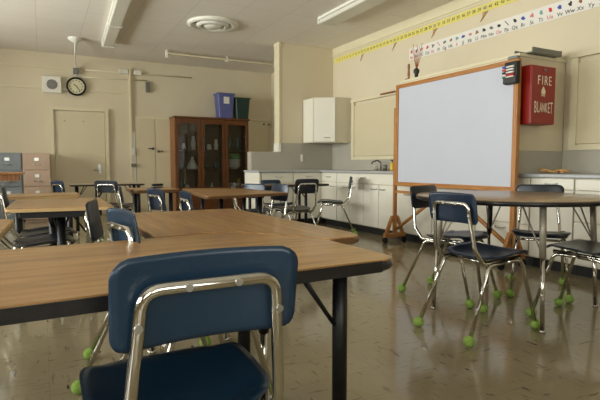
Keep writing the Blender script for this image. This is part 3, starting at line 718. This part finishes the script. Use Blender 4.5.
# ---------------------------------------------------------------- tables
TH = .716
def table(name, label, poly, rad, legs, top='lam', edge='edge', leg='legb', h=TH, org=None, thick=.03, rz=0, braces=True, lh=.30, lr=.021, grp=None, apron=False):
    ox, oy = org
    t = thing(name, label, 'table', (ox, oy, 0), rz)
    P = rpoly(poly, rad)
    MB().prism(P, h-.006, h, .0015, 2).build('tabletop', top, t)
    # edge band slightly larger than the laminate
    cx = sum(p[0] for p in poly)/len(poly); cy = sum(p[1] for p in poly)/len(poly)
    Q = []
    n = len(P)
    for i in range(n):
        a = Vector(P[i-1]); b = Vector(P[(i+1) % n]); d = (b-a).normalized(); nn = Vector((d.y, -d.x))
        if nn.dot(Vector(P[i])-Vector((cx, cy))) < 0: nn = -nn
        Q.append((P[i][0]+nn.x*.004, P[i][1]+nn.y*.004))
    MB().prism(Q, h-thick-.003, h-.0035, thick*.46, 5).build('edge_band', edge, t)
    if apron:
        ap = [(cx+(px-cx)*.80, cy+(py-cy)*.84) for px, py in poly]
        MB().prism(rpoly(ap, .03), h-thick-.045, h-thick-.001, .008).build('apron', leg, t)
    for (x, y) in legs:
        lg = MB().cyl((x, y, lh), (x, y, h-thick), lr).build('leg', leg, t)
        MB().cyl((x, y, .015), (x, y, lh+.02), lr*.78).cyl((x, y, 0), (x, y, .02), lr*1.1).build('leg_insert', 'chrome', lg)
        MB().box(x-.05, x+.05, y-.05, y+.05, h-thick-.008, h-thick, .002).build('mounting_plate', leg, lg)
        if braces:
            dx = cx-x; dy = cy-y; l = math.hypot(dx, dy); dx /= l; dy /= l
            for s in (-.5, .5):
                vx, vy = dx*cos(s)-dy*sin(s), dx*sin(s)+dy*cos(s)
                MB().tube([(x+vx*lr, y+vy*lr, h-.19), (x+vx*.14, y+vy*.14, h-thick-.003)], .0055, 0, 8).build('brace', leg, lg)
    return t
# A, nearest table: 5 degrees off square, chamfered where the second one butts on
A = [(-1.05, .935), (.835, 1.018), (.826, 1.375), (.62, 1.70), (-1.10, 1.575)]
table('school_table', 'large oak-laminate table with black edge nearest the camera', [(x+.1, y-1.2) for x, y in A], [.06, .06, .02, .02, .06],
      [(.815, -.08), (-.85, -.16), (.68, .30), (-.85, .27)], org=(-.1, 1.2))
B = [(.335, 1.712), (.632, 1.722), (.845, 1.385), (.975, 1.40), (1.0, 1.50), (.955, 2.64), (.39, 2.63), (.335, 2.58)]
table('school_table', 'oak-laminate table butted onto the far side of the nearest table', [(x-.65, y-2.1) for x, y in B], [.01, .005, .03, .04, .05, .04, .04, .03],
      [(-.22, -.07), (.11, -.35), (-.18, .42), (.22, .42)], top='lamy', edge='edgeb', thick=.022, org=(.65, 2.1))
table('school_table', 'pale oak table with black edge and thick black legs, left of centre', [(-.27, -.44), (.30, -.49), (.30, .38), (-.25, .42)], .03,
      [(.02, -.19), (.19, -.2), (-.02, .28)], top='lam', edge='lame', thick=.02, apron=True, org=(.08, 3.64), lh=.05, lr=.026)
table('school_table', 'low tan table just behind the pale left-hand table', [(-.26, -.28), (.28, -.2), (.28, .28), (-.24, .24)], .03,
      [(-.18, -.15), (.2, -.12), (-.18, .18), (.2, .18)], top='lam', edge='lame', thick=.02, apron=True, org=(.0, 4.66), lh=.05, braces=False)
table('school_table', 'oak-laminate table cut off by left edge of the photo', [(-.85, -.42), (0, -.42), (.03, .30), (0, .36), (-.85, .30)], .03,
      [(-.08, -.3), (-.75, -.3), (-.08, .22), (-.75, .22)], top='lam', edge='lame', thick=.02, apron=True, org=(-.15, 2.24), lh=.3, braces=False)
table('school_table', 'small black-edged table in front of the cream door', [(-.47, -.2), (.47, -.15), (.47, .28), (-.47, .28)], .05,
      [(-.13, .10), (-.38, .20), (.40, -.05), (.38, .2)], edge='edge', top='lamg', org=(.80, 7.2), h=.71, thick=.022, lh=.05, lr=.024)
table('school_table', 'tan table in front of the cupboard doors beside the bookcase', [(-.2, -.3), (.25, -.25), (.25, .3), (-.2, .3)], .03,
      [(.17, -.2), (.18, .2), (-.12, .22)], edge='edgeb', top='lam', leg='legb', org=(1.01, 5.32), lh=.05, braces=False)
Hh = [(1.15, 3.76), (1.98, 3.98), (1.90, 4.95), (1.32, 5.2)]
table('school_table', 'oak-laminate table with pointed corner in front of the bookcase', [(x-1.55, y-4.45) for x, y in Hh], .03,
      [(-.18, -.38), (.18, -.40), (-.1, .45), (.23, .12)], edge='edgeb', top='lam', leg='legb', braces=False, org=(1.55, 4.45), thick=.022, lh=.25, lr=.019)
table('school_table', 'black-edged table beside the corner cabinets', [(-.6, -.22), (.62, -.15), (.62, .25), (-.6, .25)], .05,
      [(-.5, -.1), (.28, -.05), (-.5, .15), (.28, .15)], edge='edge', top='lamg', org=(3.05, 6.18), h=.70, lh=.05)
# round table
t = thing('round_table', 'round brown-topped table with black edge and grey legs', 'table', (2.80, 2.26, 0))
RT, RH = .62, .76
MB().lathe((0, 0, 0), [(0, RH), (RT-.008, RH), (RT-.004, RH-.003), (RT-.01, RH-.008), (0, RH-.008)], 72).build('tabletop', 'lamg', t)
MB().lathe((0, 0, 0), [(0, RH-.005), (RT-.005, RH-.003), (RT, RH-.008), (RT+.001, RH-.018), (RT-.003, RH-.028), (RT-.012, RH-.031), (0, RH-.031)], 72).build('edge_band', 'edge', t)
for (fx, fy, m_) in ((-.29, -.48, 'legg'), (-.51, .17, 'legg'), (.50, -.31, 'legg'), (.32, .45, 'legb')):
    tx_, ty_ = fx*.92, fy*.92
    f = lambda z: (fx+(tx_-fx)*z/.73, fy+(ty_-fy)*z/.73, z)
    lg = MB().cyl(f(.43), f(.729), .019).build('leg', m_, t)
    MB().cyl(f(.015), f(.44), .0125).cyl(f(0), f(.018), .017).build('leg_insert', 'chrome', lg)
    for s in (-.45, .45):
        dx, dy = -fx/math.hypot(fx, fy), -fy/math.hypot(fx, fy); vx, vy = dx*cos(s)-dy*sin(s), dx*sin(s)+dy*cos(s)
        p = f(.44); MB().tube([(p[0], p[1], .44), (p[0]+vx*.16, p[1]+vy*.16, .729)], .005, 0, 8).build('brace', 'legg', lg)
# added block on the tan table, stands in for a black table end
t = thing('table_end_standin', 'black table-end stand-in on the tan table near the bookcase', 'table_end_standin', (1.12, 5.5, TH), .6)
MB().box(-.08, .08, -.015, .015, 0, .012, .003).build('base', 'black', t)
MB().box(-.07, .085, -.014, .014, .018, .045, .006).build('arm', 'black', t)

# ---------------------------------------------------------------- school chairs
def shell(w_, l_, corners, th, fz, nx=18, ny=14):
    """rounded plate w_ (y) by l_ (x); fz(u,v)->offset; returns MB in x,y,z"""
    b = MB(); top = {}; bot = {}
    def mapp(u, v):   # square -> rounded rect
        x = u*l_/2; y = v*w_/2; hx, hy_ = l_/2-corners, w_/2-corners
        # squash the corners
        ax, ay = abs(x), abs(y)
        if ax > hx and ay > hy_:
            dx, dy = (ax-hx)/corners, (ay-hy_)/corners; m_ = max(dx, dy); l2 = math.hypot(dx, dy)
            if l2 > 0: dx, dy = dx*m_/l2, dy*m_/l2
            x = math.copysign(hx+dx*corners, x); y = math.copysign(hy_+dy*corners, y)
        return x, y
    us = sorted(set([round(-1+2*i/nx, 4) for i in range(nx+1)])); vs = [round(-1+2*j/ny, 4) for j in range(ny+1)]
    for i, u in enumerate(us):
        for j, v in enumerate(vs):
            x, y = mapp(u, v); e = max(abs(u), abs(v)); z = fz(u, v)
            rim = th*.5*(1 if e < .97 else .55)
            top[i, j] = b.bm.verts.new((x, y, z+rim)); bot[i, j] = b.bm.verts.new((x, y, z-rim))
    I, J = len(us)-1, len(vs)-1
    def fc(*v):
        f = b.bm.faces.new(v); f.smooth = True
    for i in range(I):
        for j in range(J):
            fc(top[i, j], top[i+1, j], top[i+1, j+1], top[i, j+1]); fc(bot[i, j+1], bot[i+1, j+1], bot[i+1, j], bot[i, j])
    for i in range(I):
        fc(top[i, 0], bot[i, 0], bot[i+1, 0], top[i+1, 0]); fc(top[i+1, J], bot[i+1, J], bot[i, J], top[i, J])
    for j in range(J):
        fc(top[0, j+1], bot[0, j+1], bot[0, j], top[0, j]); fc(top[I, j], bot[I, j], bot[I, j+1], top[I, j+1])
    return b
def make_chair(label):
    t = thing('school_chair', label, 'chair', (0, 0, 0), 0)
    # seat: origin below the backrest, facing +x
    def fz(u, v):
        z = .022*u - .012*(1-v*v)*(1-u*u) + .014*abs(v)**3*(1-max(0, u))
        if u > .6: z -= .030*((u-.6)/.4)**2
        if u < -.7: z += .012*((-.7-u)/.3)
        return z
    s = shell(.402, .37, .115, .013, fz, 22, 16)
    for v in s.bm.verts: v.co += Vector((.285, 0, .455))
    s.build('seat', 'navy', t)
    def fb(u, v): return -.022*(1-v*v)
    b = shell(.345, .170, .036, .008, fb, 16, 22)
    tilt = Matrix.Rotation(R(8), 4, 'Y')
    for v in b.bm.verts:
        x, y, z = v.co; v.co = Vector((-z*1.0+.0, y, x)); 
    # after the swap: plate stands up, curved towards the sitter
    sh = Matrix.Translation((0, 0, .722)) @ Matrix.Rotation(R(-9), 4, 'Y')
    bmesh.ops.transform(b.bm, matrix=sh, verts=b.bm.verts)
    for v in b.bm.verts: v.co.x -= .004
    b.build('backrest', 'navy', t)
    r = .0116
    zt = .752
    xb = -.008
    MB().tube([(.40, -.145, .432), (.085, -.148, .420), (.018, -.145, .50), (xb, -.128, .68), (-.018, -.122, zt), (-.018, .122, zt), (xb, .128, .68), (.018, .145, .50), (.085, .148, .420), (.40, .145, .432)],
              r, [.035, .06, .3, .05, .05, .3, .06, .035]).build('back_frame', 'chrome', t)
    for (y, z, x) in ((-.045, zt, -.029), (.045, zt, -.029), (-.129, .69, -.021), (.129, .69, -.021)):
        MB().cyl((x-.003, y, z), (x+.012, y, z), .0072, n=12).build('bolt', 'steel', t)
    for sgn in (-1, 1):
        for front in (0, 1):
            yb = sgn*.160; yf = sgn*.19
            pts = [(.26, yb, .418), (.39, yb, .42), (.505, yf, .02)] if front else [(.25, yb, .418), (.12, yb, .41), (-.06, yf, .02)]
            lg = MB().tube(pts, r*.95, .05, 12, 8).build('leg', 'chrome', t)
            x = pts[-1][0]
            bl = MB().ball((x, yf, .029), .032, 16, 12, (1, 1, .92)).build('tennis_ball', 'felt', lg)
    for x in (.37, .16): MB().tube([(x, -.16, .414), (x, .16, .414)], r*.8, 0, 8).build('stretcher', 'chrome', t)
    return t
ch0 = make_chair('large navy school chair in foreground, back to the camera')
ch0.location = (.262, .845, 0); ch0.rotation_euler = (0, 0, R(90)); ch0['group'] = 'school chairs around the tables'
G_ = 'school chairs around the tables'
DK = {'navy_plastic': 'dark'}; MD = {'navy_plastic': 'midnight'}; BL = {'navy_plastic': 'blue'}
CH = [
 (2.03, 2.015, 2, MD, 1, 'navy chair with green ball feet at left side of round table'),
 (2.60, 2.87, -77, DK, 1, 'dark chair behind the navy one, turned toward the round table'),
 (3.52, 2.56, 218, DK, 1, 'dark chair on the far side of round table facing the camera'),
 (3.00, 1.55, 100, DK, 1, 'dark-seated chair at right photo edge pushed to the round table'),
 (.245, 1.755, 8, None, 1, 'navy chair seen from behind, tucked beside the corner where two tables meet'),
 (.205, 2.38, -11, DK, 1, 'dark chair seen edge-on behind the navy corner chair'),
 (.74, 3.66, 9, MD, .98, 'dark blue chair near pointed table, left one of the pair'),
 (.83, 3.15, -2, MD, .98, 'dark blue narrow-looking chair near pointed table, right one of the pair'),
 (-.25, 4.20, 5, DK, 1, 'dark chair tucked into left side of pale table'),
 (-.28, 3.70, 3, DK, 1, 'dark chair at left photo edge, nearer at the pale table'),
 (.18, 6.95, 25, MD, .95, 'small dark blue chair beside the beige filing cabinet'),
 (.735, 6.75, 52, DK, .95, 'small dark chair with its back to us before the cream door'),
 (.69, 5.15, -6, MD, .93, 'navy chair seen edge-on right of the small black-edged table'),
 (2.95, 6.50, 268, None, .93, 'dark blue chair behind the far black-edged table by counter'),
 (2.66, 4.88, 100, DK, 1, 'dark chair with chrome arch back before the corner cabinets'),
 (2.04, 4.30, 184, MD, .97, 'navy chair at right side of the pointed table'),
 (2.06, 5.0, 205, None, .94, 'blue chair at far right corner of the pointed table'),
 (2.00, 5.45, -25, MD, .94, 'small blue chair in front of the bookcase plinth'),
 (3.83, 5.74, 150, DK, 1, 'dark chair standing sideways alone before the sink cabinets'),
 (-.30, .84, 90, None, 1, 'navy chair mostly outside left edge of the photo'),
]
for x, y, a, ms, s_, lb in CH:
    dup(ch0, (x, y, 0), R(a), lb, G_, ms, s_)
